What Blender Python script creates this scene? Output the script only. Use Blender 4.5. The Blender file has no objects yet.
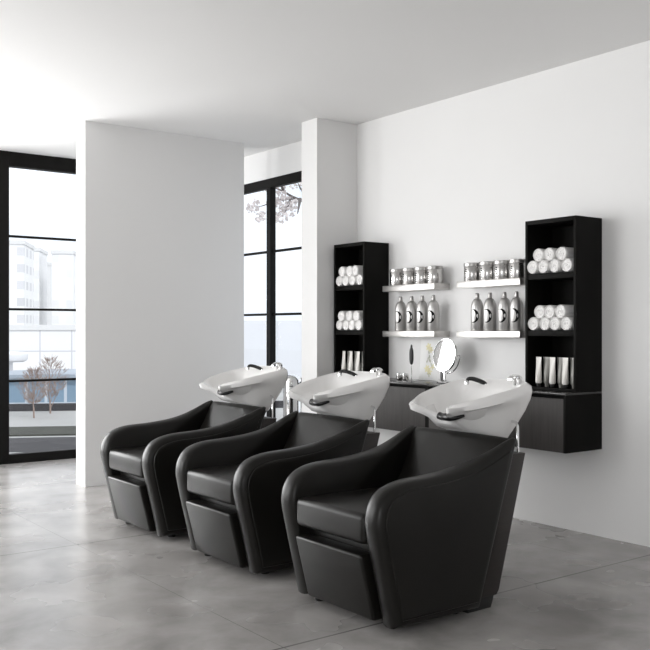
import bpy, bmesh, math, random
from mathutils import Vector, Matrix
random.seed(7)
PI = math.pi
C = bpy.context.scene.collection
R = math.radians

# ------------------------------------------------------------------ materials
def mat(name, col, rough=0.5, metal=0.0, spec=0.5, noise=None, bump=None, coat=0.0, emit=None):
    m = bpy.data.materials.new(name); m.use_nodes = True
    nt = m.node_tree; b = nt.nodes['Principled BSDF']
    b.inputs['Base Color'].default_value = (*col, 1)
    b.inputs['Roughness'].default_value = rough
    b.inputs['Metallic'].default_value = metal
    b.inputs['Specular IOR Level'].default_value = spec
    b.inputs['Coat Weight'].default_value = coat
    tc = nt.nodes.new('ShaderNodeTexCoord')
    if noise:                                   # (scale, amount[, stretch]) : mottling of the base colour
        n = nt.nodes.new('ShaderNodeTexNoise'); n.inputs['Scale'].default_value = noise[0]; n.inputs['Detail'].default_value = 5
        if len(noise) > 2:
            mp = nt.nodes.new('ShaderNodeMapping'); mp.inputs['Scale'].default_value = noise[2]
            nt.links.new(tc.outputs['Object'], mp.inputs[0]); nt.links.new(mp.outputs[0], n.inputs['Vector'])
        else:
            nt.links.new(tc.outputs['Object'], n.inputs['Vector'])
        r = nt.nodes.new('ShaderNodeValToRGB')
        a = noise[1]
        r.color_ramp.elements[0].position = 0.3; r.color_ramp.elements[1].position = 0.7
        r.color_ramp.elements[0].color = (*[c * (1 - a) for c in col], 1)
        r.color_ramp.elements[1].color = (*[min(1, c * (1 + a)) for c in col], 1)
        nt.links.new(n.outputs['Fac'], r.inputs[0]); nt.links.new(r.outputs[0], b.inputs['Base Color'])
    if bump:                                    # (scale, strength, distance)
        n2 = nt.nodes.new('ShaderNodeTexNoise'); n2.inputs['Scale'].default_value = bump[0]; n2.inputs['Detail'].default_value = 3
        nt.links.new(tc.outputs['Object'], n2.inputs['Vector'])
        bp = nt.nodes.new('ShaderNodeBump'); bp.inputs['Strength'].default_value = bump[1]; bp.inputs['Distance'].default_value = bump[2]
        nt.links.new(n2.outputs['Fac'], bp.inputs['Height']); nt.links.new(bp.outputs[0], b.inputs['Normal'])
    if emit:
        b.inputs['Emission Color'].default_value = (*col, 1); b.inputs['Emission Strength'].default_value = emit
    return m

def glass_mat():
    m = bpy.data.materials.new('window_glass'); m.use_nodes = True
    nt = m.node_tree; nt.nodes.clear()
    o = nt.nodes.new('ShaderNodeOutputMaterial'); mx = nt.nodes.new('ShaderNodeMixShader')
    t = nt.nodes.new('ShaderNodeBsdfTransparent'); t.inputs[0].default_value = (0.97, 0.98, 0.99, 1)
    g = nt.nodes.new('ShaderNodeBsdfGlossy'); g.inputs['Roughness'].default_value = 0.02
    lw = nt.nodes.new('ShaderNodeLayerWeight'); lw.inputs[0].default_value = 0.5
    pw = nt.nodes.new('ShaderNodeMath'); pw.operation = 'POWER'; pw.inputs[1].default_value = 5
    f = nt.nodes.new('ShaderNodeMath'); f.operation = 'MULTIPLY_ADD'; f.inputs[1].default_value = 0.6; f.inputs[2].default_value = 0.025
    nt.links.new(lw.outputs['Facing'], pw.inputs[0]); nt.links.new(pw.outputs[0], f.inputs[0])
    nt.links.new(f.outputs[0], mx.inputs[0]); nt.links.new(t.outputs[0], mx.inputs[1]); nt.links.new(g.outputs[0], mx.inputs[2])
    nt.links.new(mx.outputs[0], o.inputs[0])
    return m

def floor_mat():
    m = mat('concrete_slabs', (0.26, 0.25, 0.245), 0.36, spec=0.75)
    nt = m.node_tree; b = nt.nodes['Principled BSDF']; N = nt.nodes.new; L = nt.links.new
    tc = next(n for n in nt.nodes if n.type == 'TEX_COORD')
    sep = N('ShaderNodeSeparateXYZ'); L(tc.outputs['Object'], sep.inputs[0])
    def line(axis, off, per, w):
        a = N('ShaderNodeMath'); a.operation = 'SUBTRACT'; a.inputs[1].default_value = off; L(sep.outputs[axis], a.inputs[0])
        d = N('ShaderNodeMath'); d.operation = 'PINGPONG'; d.inputs[1].default_value = per / 2; L(a.outputs[0], d.inputs[0])
        c = N('ShaderNodeMath'); c.operation = 'LESS_THAN'; c.inputs[1].default_value = w; L(d.outputs[0], c.inputs[0])
        return c
    l1 = line('Y', 2.96, 2.14, 0.006); l2 = line('X', 2.01, 2.14, 0.0016)
    mx = N('ShaderNodeMath'); mx.operation = 'MAXIMUM'; L(l1.outputs[0], mx.inputs[0]); L(l2.outputs[0], mx.inputs[1])
    n1 = N('ShaderNodeTexNoise'); n1.inputs['Scale'].default_value = 2.6; n1.inputs['Detail'].default_value = 9; n1.inputs['Roughness'].default_value = 0.58
    n1.inputs['Distortion'].default_value = 0.3
    L(tc.outputs['Object'], n1.inputs['Vector'])
    r = N('ShaderNodeValToRGB'); e = r.color_ramp.elements
    e[0].position = 0.28; e[0].color = (0.215, 0.204, 0.196, 1); e[1].position = 0.74; e[1].color = (0.45, 0.433, 0.42, 1)
    L(n1.outputs['Fac'], r.inputs[0])
    mix = N('ShaderNodeMixRGB'); mix.inputs[2].default_value = (0.11, 0.105, 0.10, 1)
    sc = N('ShaderNodeMath'); sc.operation = 'MULTIPLY'; sc.inputs[1].default_value = 0.85; L(mx.outputs[0], sc.inputs[0])
    L(sc.outputs[0], mix.inputs[0]); L(r.outputs[0], mix.inputs[1]); L(mix.outputs[0], b.inputs['Base Color'])
    n2 = N('ShaderNodeTexNoise'); n2.inputs['Scale'].default_value = 1.7; n2.inputs['Detail'].default_value = 3; L(tc.outputs['Object'], n2.inputs['Vector'])
    mr = N('ShaderNodeMapRange'); mr.inputs[3].default_value = 0.24; mr.inputs[4].default_value = 0.30
    L(n2.outputs['Fac'], mr.inputs[0]); L(mr.outputs[0], b.inputs['Roughness'])
    return m

def facade_mat(name, wall, win, sx, sz, mortar, rough=0.6):
    """wall with a regular grid of windows (brick texture without offset) in the object's x / z"""
    m = mat(name, wall, rough); nt = m.node_tree; b = nt.nodes['Principled BSDF']; N = nt.nodes.new; L = nt.links.new
    tc = next(n for n in nt.nodes if n.type == 'TEX_COORD')
    sp = N('ShaderNodeSeparateXYZ'); cb = N('ShaderNodeCombineXYZ'); L(tc.outputs['Object'], sp.inputs[0])
    ad = N('ShaderNodeMath'); ad.operation = 'ADD'; L(sp.outputs['X'], ad.inputs[0]); L(sp.outputs['Y'], ad.inputs[1])
    L(ad.outputs[0], cb.inputs['X']); L(sp.outputs['Z'], cb.inputs['Y'])
    br = N('ShaderNodeTexBrick'); br.offset = 0; br.inputs['Scale'].default_value = 1
    br.inputs['Brick Width'].default_value = sx; br.inputs['Row Height'].default_value = sz
    br.inputs['Mortar Size'].default_value = mortar; br.inputs['Mortar Smooth'].default_value = 0
    br.inputs['Color1'].default_value = (*win, 1); br.inputs['Color2'].default_value = (*[min(1, c * 1.12) for c in win], 1); br.inputs['Mortar'].default_value = (*wall, 1)
    L(cb.outputs[0], br.inputs['Vector']); L(br.outputs['Color'], b.inputs['Base Color'])
    return m

M = dict(
    wall=mat('white_plaster', (0.80, 0.795, 0.79), 0.75, noise=(1.2, 0.012), bump=(60, 0.03, 0.002)),
    ceil=mat('white_ceiling_paint', (0.80, 0.795, 0.79), 0.85, noise=(0.8, 0.01)),
    floor=floor_mat(),
    frame=mat('dark_aluminium', (0.0055, 0.005, 0.0045), 0.5, 0.0, 0.12, noise=(20, 0.2)),
    glass=glass_mat(),
    leather=mat('black_leatherette', (0.0080, 0.0073, 0.0063), 0.35, spec=0.23, noise=(6, 0.15), bump=(420, 0.12, 0.0006)),
    column=mat('brown_black_laminate', (0.013, 0.0085, 0.007), 0.4, noise=(14, 0.3, (1, 1, 8))),
    blackp=mat('black_plastic', (0.008, 0.008, 0.008), 0.5, noise=(30, 0.2)),
    rubber=mat('black_rubber', (0.006, 0.006, 0.006), 0.35, noise=(40, 0.2)),
    ceramic=mat('white_ceramic', (0.80, 0.79, 0.78), 0.09, spec=0.5, noise=(2, 0.01), coat=0.3),
    chrome=mat('chrome', (0.75, 0.75, 0.75), 0.08, 1.0, noise=(3, 0.03)),
    steel=mat('brushed_steel', (0.54, 0.525, 0.51), 0.33, 1.0, noise=(30, 0.12, (1, 0.05, 12))),
    cab=mat('black_wenge', (0.0052, 0.0048, 0.0042), 0.6, spec=0.09, noise=(9, 0.2, (1, 1, 0.12))),
    door=mat('charcoal_wood_front', (0.060, 0.055, 0.053), 0.5, spec=0.3, noise=(12, 0.16, (6, 6, 0.3))),
    top=mat('dark_polished_top', (0.035, 0.033, 0.032), 0.22, noise=(8, 0.12)),
    towel=mat('white_terry', (0.84, 0.83, 0.82), 0.95, spec=0.1, noise=(40, 0.04), bump=(260, 0.5, 0.004)),
    silver=mat('satin_silver_bottle', (0.56, 0.55, 0.54), 0.40, 0.85, noise=(8, 0.06)),
    tin=mat('polished_tin', (0.55, 0.54, 0.53), 0.24, 1.0, noise=(8, 0.05)),
    lidm=mat('satin_lid', (0.40, 0.39, 0.38), 0.35, 0.9, noise=(8, 0.05)),
    ink=mat('black_ink', (0.006, 0.006, 0.006), 0.7, spec=0.1, noise=(30, 0.2)),
    cream=mat('cream_tube', (0.80, 0.78, 0.74), 0.4, noise=(10, 0.03)),
    grey=mat('grey_tube', (0.20, 0.195, 0.18), 0.35, 0.2, noise=(10, 0.08)),
    mirror=mat('mirror_glass', (0.93, 0.93, 0.93), 0.02, 1.0, noise=(1, 0.005)),
    paper=mat('white_board', (0.86, 0.86, 0.85), 0.6, noise=(8, 0.02)),
    yellow=mat('pale_yellow_petal', (0.80, 0.75, 0.48), 0.6, noise=(30, 0.2)),
    leaf=mat('muted_green_leaf', (0.55, 0.56, 0.47), 0.6, noise=(30, 0.2)),
    # outdoors
    pave=mat('pale_paving', (0.40, 0.40, 0.39), 0.8, noise=(0.15, 0.12)),
    road=mat('dark_asphalt', (0.026, 0.024, 0.028), 0.8, noise=(0.3, 0.2)),
    grass=mat('dark_lawn', (0.036, 0.038, 0.028), 0.9, noise=(1.5, 0.4)),
    kerb=mat('kerb_stone', (0.55, 0.55, 0.54), 0.8, noise=(0.6, 0.1)),
    bark=mat('pinkish_bark', (0.29, 0.215, 0.18), 0.8, noise=(3, 0.2)),
    darkbark=mat('dark_bark', (0.10, 0.085, 0.08), 0.8, noise=(6, 0.2)),
    blossom=mat('pale_blossom', (0.68, 0.63, 0.62), 0.8, noise=(2, 0.12)),
    tower=facade_mat('white_tower_facade', (0.86, 0.86, 0.86), (0.62, 0.62, 0.64), 4.2, 3.4, 0.85),
    tower2=facade_mat('pale_tower_facade', (0.86, 0.86, 0.86), (0.76, 0.76, 0.77), 3.0, 3.4, 0.8),
    slab=mat('plain_grey_tower', (0.74, 0.74, 0.74), 0.7, noise=(0.05, 0.05)),
    grid=facade_mat('white_panel_facade', (0.60, 0.60, 0.64), (0.82, 0.82, 0.83), 4.4, 3.2, 0.09),
    blueglass=facade_mat('blue_glass_facade', (0.55, 0.60, 0.66), (0.20, 0.30, 0.40), 1.6, 2.2, 0.12, 0.3),
    roof=mat('bluish_roof', (0.32, 0.37, 0.43), 0.5, noise=(0.2, 0.1)),
    palebld=mat('pale_blue_render', (0.78, 0.79, 0.82), 0.7, noise=(0.05, 0.06)),
)

# ------------------------------------------------------------------ mesh helpers
def finish(bm, angle=35):
    bmesh.ops.remove_doubles(bm, verts=bm.verts, dist=1e-6)
    bmesh.ops.recalc_face_normals(bm, faces=bm.faces)
    for f in bm.faces: f.smooth = True
    a = R(angle)
    for e in bm.edges:
        e.smooth = len(e.link_faces) == 2 and e.calc_face_angle(0) < a

def obj(name, bm, m, parent=None, angle=35, label=None, off=None):
    if off is not None: bmesh.ops.translate(bm, verts=bm.verts, vec=Vector(off))
    finish(bm, angle)
    me = bpy.data.meshes.new(name); bm.to_mesh(me); bm.free()
    me.materials.append(m)
    o = bpy.data.objects.new(name, me); C.objects.link(o)
    if parent is not None: o.parent = parent
    if label: o['label'] = label
    return o

def tag(o, label, cat, group=None, kind=None):
    if label: o['label'] = label
    if cat: o['category'] = cat
    if group: o['group'] = group
    if kind: o['kind'] = kind
    return o

def empty(name, loc, rz=0.0):
    o = bpy.data.objects.new(name, None); C.objects.link(o); o.location = loc; o.rotation_euler = (0, 0, rz); o.empty_display_size = 0.1
    return o

def struct(name, bm, m, parent=None, angle=35):
    o = obj(name, bm, m, parent, angle)
    if parent is None: o['kind'] = 'structure'
    return o

def bx(x0, x1, y0, y1, z0, z1, bevel=0.0, seg=2, bm=None):
    b = bmesh.new()
    vs = [b.verts.new(p) for p in ((x0, y0, z0), (x1, y0, z0), (x1, y1, z0), (x0, y1, z0), (x0, y0, z1), (x1, y0, z1), (x1, y1, z1), (x0, y1, z1))]
    for f in ((0, 3, 2, 1), (4, 5, 6, 7), (0, 1, 5, 4), (1, 2, 6, 5), (2, 3, 7, 6), (3, 0, 4, 7)): b.faces.new([vs[i] for i in f])
    if bevel: bmesh.ops.bevel(b, geom=b.edges[:], offset=bevel, segments=seg, profile=0.5, affect='EDGES')
    return merge(bm, b)

def merge(bm, b):
    if bm is None: return b
    me = bpy.data.meshes.new('tmp'); b.to_mesh(me); b.free(); bm.from_mesh(me); bpy.data.meshes.remove(me)
    return bm

def loft(loops, cap0=True, cap1=True, bm=None, closed=True):
    b = bmesh.new() if bm is None else bm
    rows = [[b.verts.new(p) for p in l] for l in loops]
    n = len(rows[0])
    for r0, r1 in zip(rows, rows[1:]):
        for i in range(n if closed else n - 1):
            j = (i + 1) % n
            b.faces.new((r0[i], r0[j], r1[j], r1[i]))
    if cap0: b.faces.new(rows[0][::-1])
    if cap1: b.faces.new(rows[-1])
    return b

def lathe(prof, n=24, c=(0, 0, 0), bm=None):
    """profile of (radius, z) around a vertical axis"""
    return loft([[(c[0] + r * math.cos(2 * PI * i / n), c[1] + r * math.sin(2 * PI * i / n), c[2] + z) for i in range(n)] for r, z in prof], bm=bm)

def tube(pts, rad, n=10, bm=None, caps=True):
    pts = [Vector(p) for p in pts]
    rad = rad if isinstance(rad, (list, tuple)) else [rad] * len(pts)
    loops = []; up = None
    for i, p in enumerate(pts):
        d = (pts[min(i + 1, len(pts) - 1)] - pts[max(i - 1, 0)]).normalized()
        if up is None:
            up = Vector((0, 0, 1)) if abs(d.z) < 0.9 else Vector((1, 0, 0))
        s = d.cross(up).normalized(); up = s.cross(d).normalized()
        loops.append([p + (s * math.cos(2 * PI * k / n) + up * math.sin(2 * PI * k / n)) * rad[i] for k in range(n)])
    return loft(loops, caps, caps, bm)

def cr(pts, per, closed=False):
    """Catmull-Rom through pts, `per` samples to a span"""
    P = [Vector(p) for p in pts]; n = len(P); out = []
    for i in range(n if closed else n - 1):
        if closed: a, b, c, d = P[i - 1], P[i], P[(i + 1) % n], P[(i + 2) % n]
        else: a, b, c, d = P[max(i - 1, 0)], P[i], P[i + 1], P[min(i + 2, n - 1)]
        for k in range(per):
            t = k / per
            out.append(0.5 * ((2 * b) + (c - a) * t + (2 * a - 5 * b + 4 * c - d) * t * t + (3 * b - a - 3 * c + d) * t ** 3))
    if not closed: out.append(P[-1])
    return out

def prism(poly, y0, y1, bm=None, bevel=0.0, seg=2):
    """polygon in x / z run from y0 to y1"""
    b = loft([[(x, y0, z) for x, z in poly], [(x, y1, z) for x, z in poly]])
    if bevel: bmesh.ops.bevel(b, geom=b.edges[:], offset=bevel, segments=seg, profile=0.5, affect='EDGES')
    return merge(bm, b)

def copy_tree(o, parent=None):
    c = o.copy(); C.objects.link(c)
    if parent is not None: c.parent = parent
    for ch in list(o.children): copy_tree(ch, c)
    return c

# ------------------------------------------------------------------ the room
XR, YB, H, XL, YF = 4.627, 8.55, 2.918, -1.3, -2.2
T = 0.2
struct('floor', bx(XL - T, XR + T, YF - T, YB + T, -0.2, 0.0), M['floor'])
struct('ceiling', bx(XL - T, XR + T, YF - T, YB + T, H, H + 0.2), M['ceil'])
# right wall with its tall window behind the pillar
WY0, WY1, WZ1 = 6.05, 8.35, 2.655
b = bx(XR, XR + T, YF - T, WY0, 0, H); bx(XR, XR + T, WY1, YB + T, 0, H, bm=b); bx(XR, XR + T, WY0, WY1, WZ1, H, bm=b)
struct('wall_right', b, M['wall'])
# rear wall, nearly all glass
b = bx(XL - T, -1.05, YB, YB + T, 0, H); bx(2.45, 2.58, YB, YB + T, 0, H, bm=b); bx(4.45, XR, YB, YB + T, 0, H, bm=b)
struct('wall_back', b, M['wall'])
# left wall with one wide window towards the back and an added, unseen one near the camera
LY0, LY1, LZ0, LZ1 = 5.3, 8.2, 0.1, 2.75
NY0, NY1, NZ1 = -1.7, 1.5, 2.1
b = bx(XL - T, XL, YF - T, NY0, 0, H); bx(XL - T, XL, NY1, LY0, 0, H, bm=b); bx(XL - T, XL, NY0, NY1, 0, LZ0, bm=b); bx(XL - T, XL, NY0, NY1, NZ1, H, bm=b); bx(XL - T, XL, LY1, YB, 0, H, bm=b); bx(XL - T, XL, LY0, LY1, LZ1, H, bm=b); bx(XL - T, XL, LY0, LY1, 0, LZ0, bm=b)
struct('wall_left', b, M['wall'])
struct('wall_front', bx(XL, XR, YF - T, YF, 0, H), M['wall'])
struct('wall_partition', bx(2.80, 4.281, 6.934, 7.12, 0, H), M['wall'])
struct('wall_pillar', bx(4.224, XR, 5.754, 5.962, 0, H), M['wall'])

def window(name, axis, plane, a0, a1, z0, z1, fw, verts, bars, depth=0.10, foot=None):
    """axis 'x': the window runs along x at y = plane; axis 'y': it runs along y at x = plane. verts: (position, width); bars: heights of the glazing bars"""
    def bb(p0, p1, q0, q1, d0, d1, bm=None, bevel=0.004):
        if axis == 'x': return bx(p0, p1, plane + d0, plane + d1, q0, q1, bevel, 1, bm)
        return bx(plane + d0, plane + d1, p0, p1, q0, q1, bevel, 1, bm)
    foot = foot or fw
    f = bb(a0, a0 + fw, z0, z1, 0.0, depth); bb(a1 - fw, a1, z0, z1, 0.0, depth, f)
    bb(a0 + fw, a1 - fw, z1 - fw, z1, 0.0, depth, f); bb(a0 + fw, a1 - fw, z0, z0 + foot, 0.0, depth, f)
    for p, w in verts: bb(p - w / 2, p + w / 2, z0 + foot, z1 - fw, 0.0, depth, f)
    o = struct(name, f, M['frame'])
    g = None
    for z in bars: g = bb(a0 + fw, a1 - fw, z - 0.011, z + 0.011, 0.025, 0.052, g, 0.003)
    if g: obj('glazing_bars', g, M['frame'], o)
    obj('glass_pane', bb(a0 + fw - .01, a1 - fw + .01, z0 + foot - .01, z1 - fw + .01, 0.042, 0.048, None, 0), M['glass'], o)
    return o
BZ = (0.81, 1.395, 1.98)
window('window_1', 'x', YB, 2.58, 4.45, 0.0, H, 0.135, [], (0.77, 1.445, 2.13), foot=0.085)
window('window_2', 'y', XR, WY0, WY1, 0.0, WZ1, 0.085, [(7.065, 0.072)], BZ, 0.06)
window('added_window_rear', 'x', YB, -1.05, 2.45, 0.0, H, 0.125, [], (), foot=0.085)  # out of view, added to let more light into the back
window('window_4', 'y', XL - 0.1, LY0, LY1, LZ0, LZ1, 0.07, [(6.75, 0.08)], ())
window('added_window_near', 'y', XL - 0.1, NY0, NY1, LZ0, NZ1, 0.07, [], ())  # unseen window, added so light reaches the lower right wall

# ------------------------------------------------------------------ the shampoo chairs
OX, OY = 2.75, 3.125                                     # the measured chair's origin
HW = 0.360
ARM_TOP = [(2.432, .030), (2.402, .16), (2.366, .31), (2.341, .42), (2.335, .48), (2.352, .545), (2.402, .598), (2.50, .628), (2.66, .638), (2.80, .652), (2.92, .677), (3.02, .712), (3.10, .746), (3.152, .762)]
def arm_poly():
    p = [(v.x, v.y) for v in cr([(x, z, 0) for x, z in ARM_TOP], 4)]
    p += [(3.163, .757)]
    for k in range(1, 9):
        t = k / 9
        p.append((3.163 + (2.925 - 3.163) * t, .757 + (.03 - .757) * t))
    p += [(2.925, .03)] + [(2.925 + (2.432 - 2.925) * k / 6, .03) for k in range(1, 6)]
    return p
AP = arm_poly()
def inset(poly, d):
    n = len(poly); out = []
    for i in range(n):
        p0, p1, p2 = Vector(poly[i - 1]), Vector(poly[i]), Vector(poly[(i + 1) % n])
        e1 = (p1 - p0).normalized(); e2 = (p2 - p1).normalized()
        n1 = Vector((e1.y, -e1.x)); n2 = Vector((e2.y, -e2.x))
        b = (n1 + n2)
        b = b.normalized() if b.length > 1e-6 else n1
        c = max(0.55, b.dot(n1))
        q = p1 + b * (d / c)
        out.append((q.x, q.y))
    if d > 1e-6:                                         # points that slid past a sharp corner are gathered where its sides meet
        def dist(q):
            m = 9.0
            for i in range(n):
                a, b = Vector(poly[i]), Vector(poly[(i + 1) % n]); e = b - a
                t = max(0, min(1, (q - a).dot(e) / max(e.length_squared, 1e-12)))
                m = min(m, (q - a - e * t).length)
            return m
        ok = [dist(Vector(p)) > d * 0.985 for p in out]
        if not all(ok) and any(ok):
            res = list(out); i0 = ok.index(True)
            i = 0
            while i < n:
                k = (i0 + i) % n
                if ok[k]: i += 1; continue
                j = i
                while not ok[(i0 + j) % n]: j += 1
                a = Vector(out[(i0 + i - 1) % n]); b = Vector(out[(i0 + j) % n]); cnt = j - i
                for q in range(cnt):
                    w = a.lerp(b, (q + 1) / (cnt + 1)); res[(i0 + i + q) % n] = (w.x, w.y)
                i = j
            out = res
    return out
def thick(x):                                            # the arm thins where it runs into the backrest
    t = min(1, max(0, (x - 2.82) / 0.33)); t = t * t * (3 - 2 * t)
    return 0.112 + (0.05 - 0.112) * t
def arm(s):
    layers = []
    for fr, ins in ((0.0, .034), (0.012, .029), (.045, .020), (.11, .010), (.22, .003), (.42, 0), (.64, .001), (.82, .006), (.93, .014), (1.0, .026)):
        q = inset(AP, ins)
        layers.append([(x - OX, s * (HW - fr * thick(x)), z) for x, z in q])
    return loft(layers)
def side_panel(s):
    layers = []
    for dy, ins in ((-.012, .036), (.002, .036), (.0065, .039), (.0085, .047)):
        layers.append([(x - OX, s * (HW + dy), z) for x, z in inset(AP, ins)])
    return loft(layers)

# basin: closed loops of control points, half of each (front centre to rear centre), x z in room measure, v = distance from the centre line
def full(half, per=5):
    pts = [(x - OX, v, z) for x, v, z in half] + [(x - OX, -v, z) for x, v, z in half[-2:0:-1]]
    return cr(pts, per, True)
RIM = [(3.045, 0, .832), (3.018, .054, .848), (2.945, .115, .886), (2.966, .160, .893), (3.060, .218, .912), (3.20, .250, .938), (3.335, .252, .964), (3.42, .205, .985), (3.446, 0, .990)]
RIDGE = [(3.058, 0, .842), (3.032, .050, .858), (2.962, .110, .895), (2.984, .146, .908), (3.072, .198, .933), (3.20, .226, .960), (3.325, .230, .984), (3.405, .19, 1.0), (3.428, 0, 1.003)]
def toward(half, f, dz, c=(3.22, 0)): return [(x + (c[0] - x) * f, v * (1 - f), z + dz) for x, v, z in half]
IN2 = [(3.075, 0, .834), (3.052, .048, .850), (2.990, .100, .878), (3.010, .134, .890), (3.085, .186, .910), (3.19, .210, .931), (3.285, .196, .948), (3.325, .14, .957), (3.335, 0, .957)]
IN3 = [(3.095, 0, .820), (3.085, .048, .822), (3.062, .090, .829), (3.074, .120, .834), (3.12, .150, .842), (3.19, .165, .85), (3.25, .15, .86), (3.282, .11, .867), (3.292, 0, .867)]
IN4 = [(3.12, 0, .797), (3.12, .04, .797), (3.115, .07, .798), (3.12, .09, .798), (3.145, .105, .799), (3.19, .112, .80), (3.23, .10, .80), (3.25, .07, .80), (3.255, 0, .80)]
O1 = [(3.045, 0, .818), (3.018, .057, .832), (2.950, .117, .864), (2.975, .158, .873), (3.062, .220, .890), (3.20, .252, .915), (3.336, .254, .94), (3.424, .207, .96), (3.450, 0, .966)]
O2 = [(3.045, 0, .808), (3.034, .055, .815), (3.016, .098, .842), (3.056, .124, .857), (3.128, .162, .876), (3.215, .226, .894), (3.332, .246, .91), (3.42, .203, .926), (3.446, 0, .93)]
O3 = [(3.055, 0, .800), (3.048, .055, .802), (3.045, .090, .815), (3.080, .112, .824), (3.14, .148, .838), (3.215, .205, .853), (3.32, .224, .860), (3.402, .188, .868), (3.426, 0, .872)]
O4 = [(3.09, 0, .780), (3.09, .055, .780), (3.088, .092, .782), (3.110, .114, .786), (3.152, .146, .792), (3.22, .186, .80), (3.305, .198, .80), (3.368, .165, .80), (3.392, 0, .80)]
O5 = [(3.168, 0, .757), (3.168, .052, .757), (3.170, .092, .757), (3.178, .118, .757), (3.20, .148, .757), (3.24, .172, .757), (3.290, .176, .755), (3.336, .15, .752), (3.355, 0, .752)]
O6 = [(3.192, 0, .722), (3.192, .05, .722), (3.194, .09, .722), (3.20, .118, .721), (3.213, .142, .72), (3.24, .155, .718), (3.28, .155, .716), (3.318, .135, .715), (3.335, 0, .714)]
def basin_bm():
    ls = [full(h) for h in (IN4, IN3, IN2, toward(RIDGE, .05, -.007), RIDGE, RIM, O1, O2, O3, O4, O5, O6)]
    return loft(ls)

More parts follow.
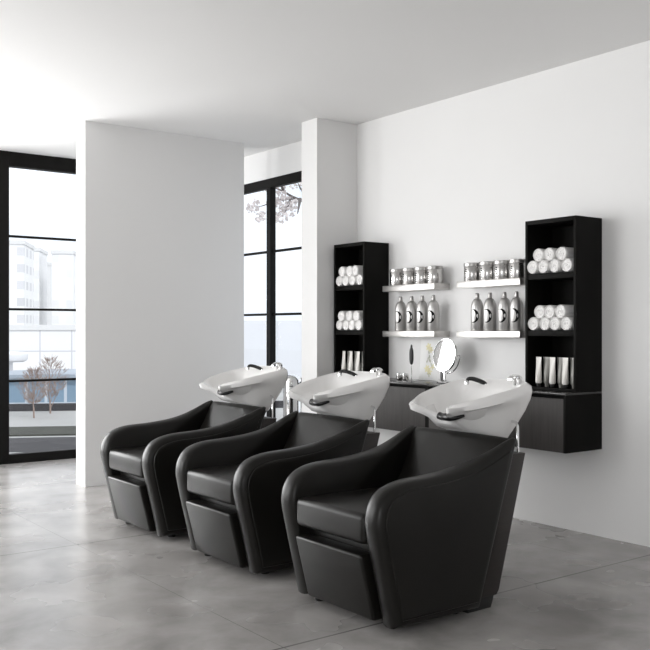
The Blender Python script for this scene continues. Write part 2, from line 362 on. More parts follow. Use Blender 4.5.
def make_chair():
    r = empty('shampoo_chair', (OX, OY, 0))
    k = OX
    for s in (-1, 1):
        a = obj('armrest', arm(s), M['leather'], r, 40)
        obj('side_panel', side_panel(s), M['leather'], a, 40)
    body = prism([(2.475 - k, .035), (2.43 - k, .36), (2.90 - k, .40), (3.125 - k, .72), (3.15 - k, .735), (2.93 - k, .035)], -.252, .252, bevel=.006)
    obj('body', body, M['leather'], r)
    seat = bx(2.350 - k, 2.96 - k, -.246, .246, .366, .492, .026, 5)
    for v in seat.verts:                                  # a slight crown
        if v.co.z > .47: v.co.z += .008 * (1 - (v.co.y / .25) ** 2)
    obj('seat_cushion', seat, M['leather'], r, 50)
    # backrest: reclined pad, wider at the top
    rows = []
    prof = [(2.90, .44, .238), (2.925, .475, .246), (2.985, .548, .252), (3.06, .650, .279), (3.118, .735, .303), (3.132, .7535, .308), (3.150, .7585, .309), (3.162, .750, .308)]
    back = [(2.955, .40, .238), (2.99, .45, .246), (3.04, .52, .252), (3.10, .62, .279), (3.15, .70, .303), (3.158, .725, .308), (3.163, .738, .308), (3.164, .744, .308)]
    for (x, z, w), (x2, z2, w2) in zip(prof, back):
        ring = []
        ny = 8
        for i in range(ny + 1):
            t = -1 + 2 * i / ny
            d = -.006 * (1 - t * t) + (.010 if abs(t) == 1 else 0)
            ring.append((x - k + d, w * t, z - d * .3))
        ring += [(x2 - k, w2 * .99, z2), (x2 - k, -w2 * .99, z2)]
        rows.append(ring)
    obj('backrest', loft(rows), M['leather'], r, 40)
    # leg rest: slanted pad under the seat front
    lr = prism([(2.336 - k, .326), (2.408 - k, .043), (2.485 - k, .043), (2.43 - k, .326)], -.240, .228, bevel=.013, seg=4)
    obj('leg_rest', lr, M['leather'], r, 50)
    for x, y in ((2.55, -.24), (2.50, .255), (2.86, -.25), (2.86, .25)):
        obj('foot', lathe([(.022, 0), (.024, .006), (.024, .03), (.018, .036)], 16, (x - k, y, 0)), M['blackp'], r)
    col = prism([(2.935 - k, .055), (3.150 - k, .680), (3.272 - k, .680), (3.092 - k, .075), (3.076 - k, .055)], -.306, .306, bevel=.004)
    c = obj('rear_column', col, M['column'], r)
    obj('plinth', prism([(2.90 - k, 0), (2.918 - k, .07), (3.076 - k, .07), (3.050 - k, 0)], -.296, .296, bevel=.003), M['blackp'], c)
    obj('basin_mount', prism([(3.10 - k, .66), (3.10 - k, .70), (3.15 - k, .722), (3.262 - k, .722), (3.228 - k, .66)], -.205, .205, bevel=.006), M['blackp'], r)
    obj('support_rod', tube([(3.258 - k, -.272, .676), (3.262 - k, -.268, .70), (3.266 - k, -.262, .80), (3.275 - k, -.245, .815), (3.29 - k, -.205, .818)], .0065, 12), M['chrome'], r)
    bs = obj('basin', basin_bm(), M['ceramic'], r, 60)
    nr = cr([(3.048 - k, -.132, .852), (3.020 - k, -.106, .843), (3.004 - k, -.078, .842), (3.012 - k, -.048, .841), (3.028 - k, -.020, .838), (3.034 - k, .004, .838), (3.033 - k, .024, .843)], 5)
    nb = tube(nr, [.005 + .013 * min(1, i / 9) for i in range(len(nr) - 1)] + [.007], 12)
    obj('neck_rest', nb, M['rubber'], bs, 60)
    # black spray arm on a chrome foot, pointing into the bowl
    sp = [(3.388, .048, .966), (3.386, .050, .976), (3.376, .060, .986), (3.356, .074, .996), (3.334, .090, 1.004), (3.316, .103, 1.004), (3.309, .108, .990)]
    sp = cr([(x - k, y, z) for x, y, z in sp], 4)
    n = len(sp)
    sa = obj('spray_arm', tube(sp, [.0075 + .004 * math.sin(PI * min(1, i / (n - 1)) ) for i in range(n)], 10), M['blackp'], bs, 60)
    obj('spray_nozzle', lathe([(.010, .976), (.012, .978), (.012, .99), (.009, .996)], 14, (3.309 - k, .108, 0)), M['chrome'], sa)
    obj('tap_foot', lathe([(.018, .955), (.018, .968), (.012, .973), (.012, .980)], 16, (3.388 - k, .048, 0)), M['chrome'], sa)
    # chrome mixer with a broad flat lever
    mb = lathe([(.024, .955), (.024, .962), (.019, .968), (.019, 1.005), (.021, 1.008), (.021, 1.020), (.015, 1.026)], 24, (3.395 - k, -.150, 0))
    mx = obj('mixer_tap', mb, M['chrome'], bs)
    lv = cr([(3.402 - k, -.150, 1.020), (3.382 - k, -.150, 1.026), (3.355 - k, -.150, 1.022), (3.338 - k, -.150, 1.008)], 4)
    obj('mixer_lever', loft([[(p.x, p.y - .013, p.z), (p.x, p.y + .013, p.z), (p.x, p.y + .013, p.z + .008), (p.x, p.y - .013, p.z + .008)] for p in lv]), M['chrome'], mx)
    obj('drain', lathe([(.030, .795), (.030, .802), (.022, .804)], 20, (3.18 - k, 0, 0)), M['chrome'], bs)
    return r
chair = make_chair()
CH = ['black shampoo chair with white basin nearest the camera, beside bare floor',
      'middle black shampoo chair with white basin, standing between the two others',
      'black shampoo chair with white basin farthest away, in front of the grey partition wall']
for i, y in enumerate((3.125, 4.166, 5.200)):
    o = chair if i == 0 else copy_tree(chair)
    o.location = (OX, y, 0)
    tag(o, CH[i], 'shampoo chair', 'row of shampoo chairs')

# ------------------------------------------------------------------ wall cabinets
LXF, TXF = 4.286, 4.38
ctz = 0.88
cab_lab = ['charcoal fronted wall hung cabinet under the tall shelf unit nearest the camera', 'charcoal fronted wall hung cabinet under the corner shelf unit, holding mirror and jars']
for i, (y0, y1) in enumerate(((3.392, 4.5655), (4.5665, 5.74))):
    r = empty('wall_hung_cabinet', (4.45, (y0 + y1) / 2, 0.53))
    off = (-4.45, -(y0 + y1) / 2, -0.53)
    tag(r, cab_lab[i], 'cabinet', 'wall hung base cabinets')
    b = bx(LXF, XR, y0, y0 + .018, .53, .868, .001); bx(LXF, XR, y1 - .018, y1, .53, .868, .001, bm=b)
    bx(LXF + .02, XR, y0 + .018, y1 - .018, .53, .548, bm=b); bx(LXF + .06, XR, y0 + .018, y1 - .018, .548, .862, bm=b)
    obj('carcass', b, M['cab'], r, off=off)
    obj('countertop', bx(LXF - .002, XR, y0, y1, .866, ctz, .0015), M['top'], r, off=off)
    obj('drawer_front', bx(LXF, LXF + .02, y0 + .018, y1 - .018, .531, .846, .0015), M['door'], r, off=off)
tall_lab = ['tall black open shelf unit nearest the camera, with towels, white and grey tubes', 'tall black open shelf unit in the corner beside the white pillar']
SH = (1.595, 1.247)
for i, (y0, y1) in enumerate(((3.392, 3.778), (5.358, 5.738))):
    r = empty('tall_shelf_unit', (4.5, (y0 + y1) / 2, ctz)); off = (-4.5, -(y0 + y1) / 2, -ctz)
    tag(r, tall_lab[i], 'shelf unit', 'tall black shelf units')
    t = .018
    b = bx(TXF, XR, y0, y0 + t, ctz, 1.925, .0012); bx(TXF, XR, y1 - t, y1, ctz, 1.925, .0012, bm=b)
    bx(TXF, XR, y0 + t, y1 - t, 1.90, 1.925, .0012, bm=b); bx(TXF, XR, y0 + t, y1 - t, ctz, .90, .0012, bm=b)
    obj('carcass', b, M['cab'], r, off=off)
    obj('back_panel', bx(XR - .012, XR, y0 + t, y1 - t, .90, 1.90), M['cab'], r, off=off)
    for z in SH: obj('shelf', bx(TXF + .004, XR - .012, y0 + t, y1 - t, z - .034, z, .001), M['cab'], r, off=off)

# ------------------------------------------------------------------ rolled towels
def towel_bm(ph0=0.0):
    rr, ln, n = .0415, .205, 36
    loops = []
    def ring(x, sc, sp=0.0, ph=0):
        out = []
        for i in range(n):
            a = 2 * PI * i / n
            k = 1 - .035 * (i / n)                           # outer flap of the roll
            d = sp * (0.5 + 0.5 * math.sin(a + ph))
            out.append((x + d, rr * sc * k * math.cos(a), rr * sc * k * math.sin(a)))
        return out
    for q in range(7):                                       # front face with a spiral of soft ridges
        sc = .04 + .80 * q / 6
        loops.append(ring(.004, sc, .0075, -sc * 17 + ph0))
    loops += [ring(.001, .92), ring(.006, .985), ring(.014, 1.0), ring(.07, .985), ring(.14, .995), ring(ln - .012, 1.0), ring(ln - .003, .97), ring(ln, .85), ring(ln, .3)]
    return loft(loops)
tmesh = []
NTH = ['leftmost', 'second from left', 'third from left', 'rightmost']
NT3 = ['left', 'middle', 'right']
CABN = ['shelf unit nearest camera', 'shelf unit by pillar']
towels = [  # (unit, shelf, bottom row, top row)
    (0, 0, (3.717, 3.632, 3.546, 3.459), (3.678, 3.592, 3.504)),
    (0, 1, (3.713, 3.629, 3.545, 3.460), (3.668, 3.588, 3.500)),
    (1, 0, (5.672, 5.588, 5.503, 5.419), (5.630, 5.546, 5.462)),
    (1, 1, (5.676, 5.591, 5.507, 5.421), (5.634, 5.549, 5.464))]
for u, sh, bot, top in towels:
    for row, ys in (('bottom', bot), ('top', top)):
        for j, y in enumerate(ys):
            if len(tmesh) < 3:                               # three rolls, then copies of them
                o = obj('rolled_towel', towel_bm(len(tmesh) * 2.1), M['towel'], None, 60); tmesh.append(o)
            else:
                o = random.choice(tmesh).copy(); C.objects.link(o)
            if row == 'bottom': z = SH[sh] + .0413
            else:
                g = min(abs(y - q) for q in bot); z = SH[sh] + .0413 + math.sqrt(.0825 ** 2 - g * g)
            o.location = (4.372 + random.uniform(-.006, .01), y, z); o.rotation_euler = (random.uniform(-.12, .12), 0, random.uniform(-.02, .02))
            w = NTH[j] if row == 'bottom' else NT3[j]
            tag(o, f"white rolled towel, {w} in {row} row, {['upper', 'lower'][sh]} pile, {CABN[u]}", 'towel', f"rolled towels on the {CABN[u]}")

# ------------------------------------------------------------------ colour tubes at the foot of the shelf units
def tube_bm(w=.050, h=.184):
    n = 20; loops = []
    for z, rx, ry in ((.022, .0155, .0155), (.03, .0205, .0205), (.08, .017, .0225), (.13, .009, .0245), (h - .016, .0022, .0265), (h - .014, .0016, .0268), (h, .0016, .0268)):
        loops.append([(rx * math.cos(2 * PI * i / n), ry * math.sin(2 * PI * i / n), z) for i in range(n)])
    return loft(loops)
def make_tube(kind):
    r = empty('cream_tube', (0, 0, 0))
    obj('tube_body', tube_bm(), M[kind], r)
    obj('cap', lathe([(.012, 0), (.0135, .003), (.0135, .022), (.010, .0235)], 16), M['blackp'] if kind == 'cream' else M['grey'], r)
    return r
proto = {k: make_tube(k) for k in ('cream', 'grey')}
used = set()
TN = ['leftmost', 'middle', 'rightmost']
def place_tube(kind, x, y, rz, u, j):
    o = proto[kind] if kind not in used else copy_tree(proto[kind]); used.add(kind)
    o.location = (x, y, .9004); o.rotation_euler = (0, 0, rz)
    tag(o, f"{'white' if kind == 'cream' else 'grey'} squeeze tube standing {TN[j]} of its colour in the {CABN[u]}", 'tube', f"squeeze tubes in the {CABN[u]}")
for j, y in enumerate((3.694, 3.588, 3.492)):
    place_tube('cream', 4.408, y, R(-14), 0, j); place_tube('grey', 4.426, y - .050, R(8), 0, j)
for j, y in enumerate((5.646, 5.556, 5.466)):
    place_tube('cream', 4.408, y, R(-14), 1, j); place_tube('grey', 4.428, y - .048, R(8), 1, j)

# ------------------------------------------------------------------ steel shelves, bottles, tubs
SXF = 4.47
SZ = (1.583, 1.243)
PAIR = ['corner', 'camera side']
for i, (y0, y1) in enumerate(((4.688, 5.25), (3.90, 4.465))):
    for j, z in enumerate(SZ):
        s = obj('steel_shelf', bx(SXF, XR, y0, y1, z - .044, z, .0015), M['steel'])
        tag(s, f"brushed steel shelf on white wall, {['upper', 'lower'][j]} of the two {['beside corner shelf unit', 'nearest the camera'][i]}", 'shelf', 'brushed steel wall shelves')

def curved_mark(pts, rfun, th=.0008):
    """a flat mark wrapped on a vertical cylinder: pts = outline pairs (s_in, z_in, s_out, z_out), s = arc length about the -x side, + towards -y"""
    L = [[], [], [], []]
    for s0, z0, s1, z1 in pts:
        for idx, (s, z, e) in enumerate(((s0, z0, -.0006), (s1, z1, -.0006), (s1, z1, th), (s0, z0, th))):
            r = rfun(z) + e; a = s / rfun(z)
            L[idx].append((-r * math.cos(a), -r * math.sin(a), z))
    loops = [[L[q][i] for q in range(4)] for i in range(len(pts))]
    return loft(loops)

BR = .0435
def bottle_prof():
    p = [(.040, 0), (BR, .004), (BR, .150)]
    for k in range(1, 9):
        t = k / 8; p.append((BR + (.0135 - BR) * (1 - math.cos(t * PI / 2)) ** .9, .150 + .070 * math.sin(t * PI / 2) ** 1.0 if t < 1 else .220))
    return p
def make_bottle():
    r = empty('shampoo_bottle', (0, 0, 0))
    obj('bottle_body', lathe(bottle_prof(), 28), M['silver'], r, 50)
    obj('cap', lathe([(.0135, .219), (.0145, .221), (.0135, .250), (.011, .258)], 18), M['lidm'], r)
    arc = []
    n = 20
    for i in range(n + 1):
        a = PI / 2 + .5 - (PI + .9) * i / n                  # an open bow, thick in its middle
        w = .003 + .024 * max(0, math.sin(PI * i / n)) ** 1.6
        ro = .046; ri = ro - w
        cs, cz = .010, .102
        arc.append((cs + ri * .80 * math.cos(a), cz + ri * math.sin(a), cs + ro * .80 * math.cos(a), cz + ro * math.sin(a)))
    obj('bow_logo', curved_mark(arc, lambda z: BR), M['ink'], r)
    return r
TR = .060
def make_tub():
    r = empty('product_tub', (0, 0, 0))
    obj('tub_body', lathe([(.056, 0), (TR - .002, .003), (TR - .002, .100), (TR - .004, .103)], 30), M['tin'], r)
    obj('lid', lathe([(TR, .1015), (TR, .122), (TR - .003, .125), (TR - .01, .1255)], 30), M['lidm'], r)
    lab = obj('paper_label', curved_mark([(-.055, z, .012, z) for z in (.008, .096)], lambda z: TR - .002, .0006), M['paper'], r)
    bm = None                                                # a column of small dark marks on the label
    for q in range(5):
        z0 = .018 + q * .014
        pts = [(-.010 + .004 * (q % 2), z0, .004 + .003 * ((q + 1) % 2), z0 + .001), (-.008, z0 + .007, .005, z0 + .009)]
        bm = merge(bm, curved_mark([(-.010, z0, .004 - .003 * (q % 2), z0), (-.010, z0 + .008, .004 - .004 * ((q + 1) % 2), z0 + .008)], lambda z: TR - .002, .0012))
    obj('label_print', bm, M['ink'], lab)
    return r
ORD = ['leftmost', 'second from left', 'third from left', 'rightmost']
bp, tp = make_bottle(), make_tub()
fb = ft = True
for i, (ys_b, ys_t) in enumerate((((5.116, 4.994, 4.880, 4.762), (5.152, 5.016, 4.882, 4.750)), ((4.333, 4.217, 4.088, 3.984), (4.378, 4.236, 4.105, 3.972)))):
    for j in range(4):
        o = bp if fb else copy_tree(bp); fb = False
        o.location = (4.535, ys_b[j], SZ[1]); o.rotation_euler = (0, 0, random.uniform(-.06, .06))
        tag(o, f"silver bottle with black bow, {ORD[j]} on lower steel shelf {['next to corner', 'nearest camera'][i]}", 'bottle', 'silver bottles on the lower shelves')
        o = tp if ft else copy_tree(tp); ft = False
        o.location = (4.535, ys_t[j], SZ[0]); o.rotation_euler = (0, 0, random.uniform(-.06, .06))
        tag(o, f"silver lidded tub, {ORD[j]} on upper steel shelf {['next to corner', 'nearest camera'][i]}", 'tub', 'silver tubs on the upper shelves')

# ------------------------------------------------------------------ things on the counter
# round make-up mirror on a chrome stand
mr = empty('makeup_mirror', (4.475, 4.585, ctz))
tag(mr, 'round tilted makeup mirror on a chrome stand on the counter', 'mirror')
obj('stand_base', lathe([(.058, 0), (.060, .004), (.055, .010), (.016, .016), (.011, .022)], 28), M['chrome'], mr)
obj('stand_stem', lathe([(.010, .014), (.008, .03), (.011, .05), (.008, .066), (.008, .085)], 18), M['chrome'], mr)
nrm = Vector((-.985, .06, .16)).normalized()
rot = Vector((0, 0, 1)).rotation_difference(nrm).to_matrix().to_4x4()
def disc(prof, n=40):
    b = lathe(prof, n); bmesh.ops.transform(b, matrix=Matrix.Translation((0, 0, .195)) @ rot, verts=b.verts); return b
obj('mirror_rim', disc([(.100, -.016), (.116, -.012), (.119, .0), (.116, .008), (.112, .008), (.111, .002)]), M['chrome'], mr)
obj('mirror_glass', disc([(.1115, .0015), (.1115, .004), (.111, .0045)]), M['mirror'], mr)
yk = [Vector((.018, math.cos(a) * .128, .195 + math.sin(a) * .128)) for a in [PI + (PI * i / 20) for i in range(21)]]
obj('yoke', tube(yk, .0055, 8), M['chrome'], mr, 60)
b = None
for s in (-1, 1):
    b = tube([(.018, s * .130, .195), (.002, s * .112, .195)], .008, 10, b)
obj('pivot_knobs', b, M['chrome'], mr)
# brush on a wire stand
br = empty('brush_stand', (4.47, 4.925, ctz))
tag(br, 'black brush upright on a thin wire stand, on the counter', 'brush stand')
obj('stand_base', lathe([(.040, 0), (.042, .003), (.038, .006), (.004, .009)], 24), M['chrome'], br)
obj('wire_stem', tube([(0, 0, .006), (0, -.004, .06), (0, .004, .13)], .0022, 8), M['chrome'], br)
bb = lathe([(.006, .118), (.015, .128), (.019, .155), (.0195, .20), (.017, .225), (.010, .240), (.008, .258), (.004, .264)], 18)
for v in bb.verts: v.co.x *= .6
obj('brush_head', bb, M['blackp'], br, 60)
# two small jars
jar = empty('small_jar', (4.46, 5.045, ctz))
tag(jar, 'small chrome lidded jar behind the middle basin, nearer the shelf unit', 'jar', 'small jars on the counter')
obj('jar_body', lathe([(.020, 0), (.022, .003), (.022, .036), (.019, .038)], 20), M['tin'], jar)
obj('lid', lathe([(.0225, .037), (.0225, .050), (.018, .053)], 20), M['chrome'], jar)
j2 = copy_tree(jar); j2.location = (4.47, 4.99, ctz); j2['label'] = 'small chrome lidded jar between the other jar and the brush stand'
# leaning print of yellow flowers
pr_ = empty('flower_print', (4.60, 4.862, ctz))
tag(pr_, 'white board with pale yellow flowers leaning on the wall behind the mirror', 'picture')
brd = bx(-.006, .006, -.105, .115, 0, .300, .0015)
sh = Matrix.Rotation(R(4), 4, 'Y')
bmesh.ops.transform(brd, matrix=sh, verts=brd.verts)
obj('board', brd, M['paper'], pr_)
def petals(spots, m, name):
    bm = bmesh.new()
    for (y, z, r_, npet, ph) in spots:
        for q in range(npet):
            a = ph + 2 * PI * q / npet
            c = (y + math.cos(a) * r_ * .55, z + math.sin(a) * r_ * .55)
            pts = []
            for i in range(10):
                t = 2 * PI * i / 10
                u, v = math.cos(t) * r_ * .5, math.sin(t) * r_ * .26
                pts.append((c[0] + u * math.cos(a) - v * math.sin(a), c[1] + u * math.sin(a) + v * math.cos(a)))
            loft([[(-.0059, p[0], p[1]) for p in pts], [(-.0066 - .0001 * q, p[0], p[1]) for p in pts]], bm=bm)
    bmesh.ops.transform(bm, matrix=sh, verts=bm.verts)
    obj(name, bm, m, pr_)
petals([(.03, .245, .030, 6, .2), (.005, .225, .024, 5, .8), (.035, .085, .030, 6, .1), (.008, .065, .026, 5, .5), (-.02, .10, .022, 5, .9)], M['yellow'], 'printed_flowers')
petals([(.02, .19, .03, 2, 1.3), (.0, .13, .034, 2, 1.0), (.035, .15, .022, 2, 2.0), (.015, .045, .022, 3, .3)], M['leaf'], 'printed_leaves')

# ------------------------------------------------------------------ polished bin by the window behind the pillar
bn = empty('steel_bin', (4.45, 6.42, 0))
tag(bn, 'tall polished steel bin with rounded top by the window behind the pillar', 'bin')
obj('bin_body', lathe([(.074, 0), (.078, .008), (.078, .76), (.077, .77)], 36), M['chrome'], bn)
obj('domed_lid', lathe([(.080, .765), (.080, .79), (.077, .82), (.066, .845), (.042, .862), (.012, .867)], 36), M['chrome'], bn, 60)

# ------------------------------------------------------------------ outdoors (the room is upstairs; the street lies 5 m lower)
ang = math.atan(679 / 908)
FW = Vector((math.sin(ang), math.cos(ang), 0)); RT = Vector((math.cos(ang), -math.sin(ang), 0))
GZ = -5.0
struct('ground_paving', bx(-150, 260, 9.2, 420, GZ - .3, GZ), M['pave'])
YAW = R(-28)                                           # the street runs across the view from the rear window
def street(name, cx, cy, ln, wd, z0, z1, m, lab, cat, kind=None):
    o = obj(name, bx(-ln / 2, ln / 2, -wd / 2, wd / 2, z0, z1, .01, 1), m)
    o.location = (cx, cy, GZ); o.rotation_euler = (0, 0, YAW)
    if kind == 'structure': o['kind'] = 'structure'
    else: tag(o, lab, cat, None, kind)
    return o
def gp(px, dist):                                      # a spot on the ground seen from the room at a bearing (tan of the angle off the view axis) and distance
    t = (px - 325) / 908
    p = FW * dist + RT * (t * dist)
    return p.x, p.y
def street_at(px, d0, d1): 
    a = gp(px, (d0 + d1) / 2); return a
c = street_at(43, 36, 53.5); street('street_asphalt', c[0], c[1], 90, 16.5, 0, .02, M['road'], '', '', 'structure')
c = street_at(43, 53.5, 58); street('lawn', c[0], c[1], 90, 4.6, 0, .10, M['grass'], 'dark grass strip along the street outside the rear window', 'grass', 'stuff')
c = street_at(43, 45.2, 45.8); street('street_kerb', c[0], c[1], 90, .35, 0, .12, M['kerb'], '', '', 'structure')
c = street_at(43, 70, 70.6); street('low_wall', c[0], c[1], 90, .5, 0, .55, M['road'], 'low dark wall behind the two bare trees outside', 'wall')

def building(name, px, dist, w, d, h, m, lab, yaw=YAW):
    x, y = gp(px, dist)
    r = empty(name, (x, y, GZ), yaw)
    tag(r, lab, 'building')
    obj('facade', bx(-w / 2, w / 2, 0, d, 0, h, .02, 1), m, r)
    if m != M['palebld']: obj('parapet', bx(-w / 2 - .2, w / 2 + .2, -.2, d + .2, h, h + .8, .02, 1), M['slab'], r)
    return r
building('tower_block', 12.5, 183, 4.4, 12, 23.5, M['tower'], 'white tower with dark windows beside the frame of the rear window')
building('tower_block', 30, 204, 4.0, 12, 24.0, M['tower2'], 'pale window dotted tower next to the plain grey tower')
building('tower_block', 44.5, 228, 3.4, 12, 22.5, M['slab'], 'plain grey windowless tower between paler ones')
building('tower_block', 62.5, 200, 4.6, 12, 23.0, M['tower2'], 'pale tower at the far end, beside the partition')
building('panel_building', 40, 130, 30, 14, 6.2, M['grid'], 'long white gridded building below the towers')
# glass pavilion with a curved roof
x, y = gp(46, 77)
pv = empty('glass_pavilion', (x, y, GZ), YAW); tag(pv, 'low blue glass pavilion with a curved roof behind the bare trees', 'building')
arcp = [(-14 + 28 * i / 24, 1.25 + 1.0 * math.sin(PI * (i / 24))) for i in range(25)]
obj('glass_front', loft([[(px_, 0, z) for px_, z in arcp] + [(14, 0, 0), (-14, 0, 0)], [(px_, 9, z) for px_, z in arcp] + [(14, 9, 0), (-14, 9, 0)]]), M['blueglass'], pv)
obj('curved_roof', loft([[(px_ * 1.03, -.7, z) for px_, z in arcp] + [(px_ * 1.03, -.7, z + .28) for px_, z in arcp[::-1]], [(px_ * 1.03, 9.7, z) for px_, z in arcp] + [(px_ * 1.03, 9.7, z + .28) for px_, z in arcp[::-1]]]), M['roof'], pv)
# round canopy in front of the gridded building
x, y = gp(10, 112)
cn = empty('round_canopy', (x, y, GZ)); tag(cn, 'white round canopy roof beside the gridded building', 'canopy')
obj('canopy_roof', lathe([(1.6, 2.3), (2.0, 2.5), (2.15, 2.8), (2.15, 3.3), (2.0, 3.5), (.6, 3.6)], 32), M['palebld'], cn)
obj('canopy_post', lathe([(.35, 0), (.35, 2.35)], 16), M['palebld'], cn)
x, y = gp(272, 120)
building('pale_block', 272, 120, 34, 14, 7.5, M['palebld'], 'pale bluish block seen through the window by the pillar', R(-50))

# trees: a skinned skeleton of branches
def branch_tree(rng, h, spread, levels, r0):
    bm = bmesh.new()
    def grow(p, d, ln, r, lv):
        n = 4; pts = [p]; q = p.copy(); dd = d.copy()
        for i in range(n):
            dd = (dd + Vector((rng.uniform(-.12, .12), rng.uniform(-.12, .12), rng.uniform(-.02, .10)))).normalized()
            q = q + dd * (ln / n); pts.append(q.copy())
        tube(pts, [r * (1 - .45 * i / n) for i in range(n + 1)], 5, bm)
        if lv == 0: return
        for k in range(4 if lv == levels else 3):
            i = rng.randint(1, n) if k else n
            a = rng.uniform(0, 2 * PI)
            nd = (dd * (1.0 if k == 0 else .75) + Vector((math.cos(a), math.sin(a), rng.uniform(-.1, .5))) * spread).normalized()
            grow(pts[i], nd, ln * rng.uniform(.55, .75), r * .5, lv - 1)
    grow(Vector((0, 0, -.05)), Vector((0, 0, 1)), h * .42, r0, levels)
    return bm
for i, (px_, d, h) in enumerate(((34.0, 64.5, 3.4), (50.5, 68, 4.1))):
    x, y = gp(px_, d)
    rng = random.Random(11 + i)
    r = empty('bare_tree', (x, y, GZ))
    tag(r, ['shorter bare tree in front of the glass pavilion', 'taller bare tree in front of the glass pavilion, nearer the partition'][i], 'tree', 'bare trees across the street')
    obj('trunk', branch_tree(rng, h * .95, .55, 4, .075), M['bark'], r)
    tw = bmesh.new()
    for q in range(420):                                   # a haze of fine twigs
        a = rng.uniform(0, 2 * PI); zz = rng.uniform(.30, 1.0) * h; w = .30 * h * math.sin(PI * min(1, (zz / h - .2) / .85)) * math.sqrt(rng.random())
        p = Vector((math.cos(a) * w, math.sin(a) * w, zz)); d_ = Vector((math.cos(a) * .5, math.sin(a) * .5, rng.uniform(.3, 1))).normalized()
        tube([p, p + d_ * rng.uniform(.2, .45)], [.022, .009], 3, tw)
    obj('twigs', tw, M['bark'], r)
# blossoming tree beside the right window: trunk out of sight behind the wall, boughs before the glass
def wp(px, py, dist):
    t = (px - 325) / 908; p = FW * dist + RT * (t * dist); return Vector((p.x, p.y, 1.25 + (330 - py) / 908 * dist))
bt0 = wp(345, 330, 14.5)
bt = empty('blossom_tree', (bt0.x, bt0.y, GZ)); tag(bt, 'blossoming tree reaching its boughs over the top of the window by the pillar', 'tree')
base = Vector((bt0.x, bt0.y, GZ))
D = 14.0
bm = tube([Vector((0, 0, -.1)), wp(348, 300, 14.4) - base, wp(335, 225, 14.2) - base, wp(318, 205, 14) - base], [.22, .16, .08, .032], 10)
def bough(pts, r0):
    q = [wp(a, b_, d) - base for a, b_, d in pts]; q = cr(q, 3)
    tube(q, [r0 * (1 - .8 * i / (len(q) - 1)) for i in range(len(q))], 6, bm)
bough([(318, 205, 14), (300, 200, 14), (291, 196, 13.9), (283, 191, 13.8), (274, 188, 13.8)], .032)
bough([(300, 199, 14), (299, 206, 13.9), (297.5, 214, 13.9)], .03)
bough([(300, 200, 14), (292, 199, 14.2), (282, 199, 14.3), (270, 203, 14.4), (262, 206, 14.4), (254, 207, 14.5)], .022)
bough([(318, 205, 14), (303, 192, 13.8), (298, 183, 13.7)], .026)
bough([(284, 192, 13.8), (280, 184, 13.7), (270, 180, 13.7), (258, 186, 13.7)], .025)
bough([(291, 196, 13.9), (288, 206, 13.9), (284, 214, 13.9)], .022)
obj('trunk', bm, M['darkbark'], bt)
rng = random.Random(5)
fl = bmesh.new()
for (cx_, cy_, rx, ry, n) in ((252, 208, 4.5, 4, 34), (256, 202, 2.5, 2.5, 10), (261, 217, 4.5, 3.5, 28), (278, 190, 7, 4, 34), (285, 203, 8, 5, 60), (281, 216, 5, 5, 36), (288, 212, 5, 6, 34), (293, 184, 6, 4, 16), (274, 202, 5, 4, 22), (292, 205, 4, 7, 24), (268, 188, 5, 4, 16), (262, 180, 8, 3, 14)):
    for q in range(int(n * 1.15)):
        a = rng.uniform(0, 2 * PI); s = 1.35 * math.sqrt(rng.random())
        p = wp(cx_ + math.cos(a) * rx * s, cy_ + math.sin(a) * ry * s, 14 + rng.uniform(-.35, .35)) - base
        for k in range(2):
            nn = Vector((rng.uniform(-1, 1), rng.uniform(-1, 1), rng.uniform(-1, 1))).normalized()
            t1 = nn.orthogonal().normalized(); t2 = nn.cross(t1); rr = rng.uniform(.02, .038)
            vs = [fl.verts.new(p + (t1 * math.cos(2 * PI * i / 6) + t2 * math.sin(2 * PI * i / 6)) * rr * (1 if i % 2 else .7)) for i in range(6)]
            fl.faces.new(vs)
obj('blossoms', fl, M['blossom'], bt)

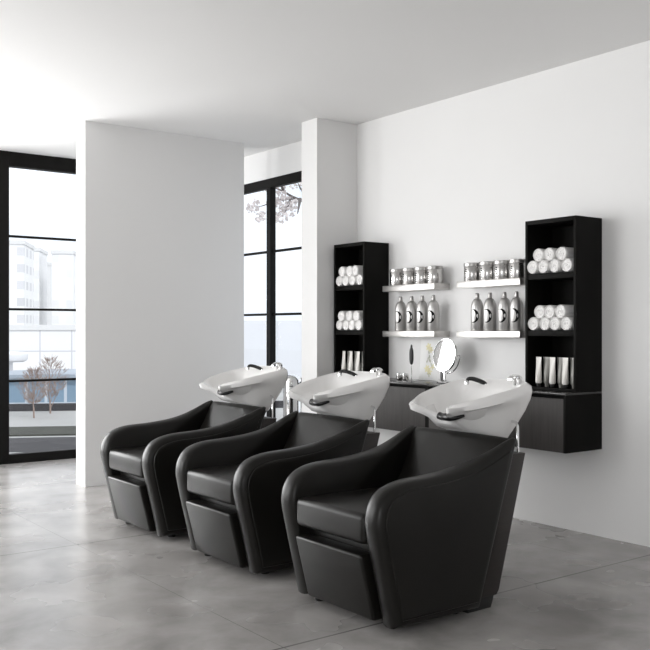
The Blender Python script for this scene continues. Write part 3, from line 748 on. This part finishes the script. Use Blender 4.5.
# ------------------------------------------------------------------ light
w = bpy.data.worlds.new('sky'); bpy.context.scene.world = w; w.use_nodes = True
nt = w.node_tree; bg = nt.nodes['Background']; bg.inputs['Strength'].default_value = 1.75
tc = nt.nodes.new('ShaderNodeTexCoord'); mp = nt.nodes.new('ShaderNodeMapping'); mp.inputs['Scale'].default_value = (2.0, 2.0, 9.0)
n = nt.nodes.new('ShaderNodeTexNoise'); n.inputs['Scale'].default_value = 2.2; n.inputs['Detail'].default_value = 5
r = nt.nodes.new('ShaderNodeValToRGB'); r.color_ramp.elements[0].position = .35; r.color_ramp.elements[1].position = .62
r.color_ramp.elements[0].color = (.70, .74, .79, 1); r.color_ramp.elements[1].color = (.93, .94, .96, 1)
nt.links.new(tc.outputs['Generated'], mp.inputs[0]); nt.links.new(mp.outputs[0], n.inputs['Vector']); nt.links.new(n.outputs['Fac'], r.inputs[0]); nt.links.new(r.outputs[0], bg.inputs[0])

def area(name, loc, rot, sx, sy, e, col=(1, 1, 1)):
    l = bpy.data.lights.new(name, 'AREA'); l.shape = 'RECTANGLE'; l.size = sx; l.size_y = sy; l.energy = e; l.color = col
    o = bpy.data.objects.new(name, l); C.objects.link(o); o.location = loc; o.rotation_euler = rot
    return o
area('daylight_side_window', (XL - .5, 6.75, 1.6), (0, R(-78), 0), 2.4, 2.7, 215, (1, .98, .955))
area('added_near_daylight', (XL - .9, -.3, 1.7), (0, R(-70), R(-12)), 1.8, 2.9, 145, (1, .98, .955))  # added lamp outside the unseen near window, lifts the lower right wall
area('added_rear_daylight', (0.70, YB + .5, 1.5), (R(-108), 0, 0), 3.2, 2.6, 290, (1, .98, .955))  # added lamp outside the unseen rear window, tilted up to brighten the ceiling
sun = bpy.data.lights.new('sun', 'SUN'); sun.energy = 1.8; sun.angle = R(2)
so = bpy.data.objects.new('sun', sun); C.objects.link(so); so.rotation_euler = (R(50), 0, 0)   # shines towards +y, onto the fronts across the street

# ------------------------------------------------------------------ camera
cam = bpy.data.cameras.new('camera'); co = bpy.data.objects.new('camera', cam); C.objects.link(co)
cam.sensor_width = 36; cam.lens = 36 * 908 / 650; cam.shift_y = 5 / 650; cam.clip_end = 1000
co.location = (0, 0, 1.25); co.rotation_euler = (R(90), 0, -ang)
sc = bpy.context.scene; sc.camera = co
sc.view_settings.view_transform = 'Standard'; sc.view_settings.look = 'None'; sc.view_settings.gamma = 1; sc.view_settings.use_curve_mapping = False
sc.view_settings.exposure = -0.22
sc.cycles.use_denoising = True
sc.cycles.max_bounces = 10; sc.cycles.diffuse_bounces = 6; sc.cycles.transparent_max_bounces = 12
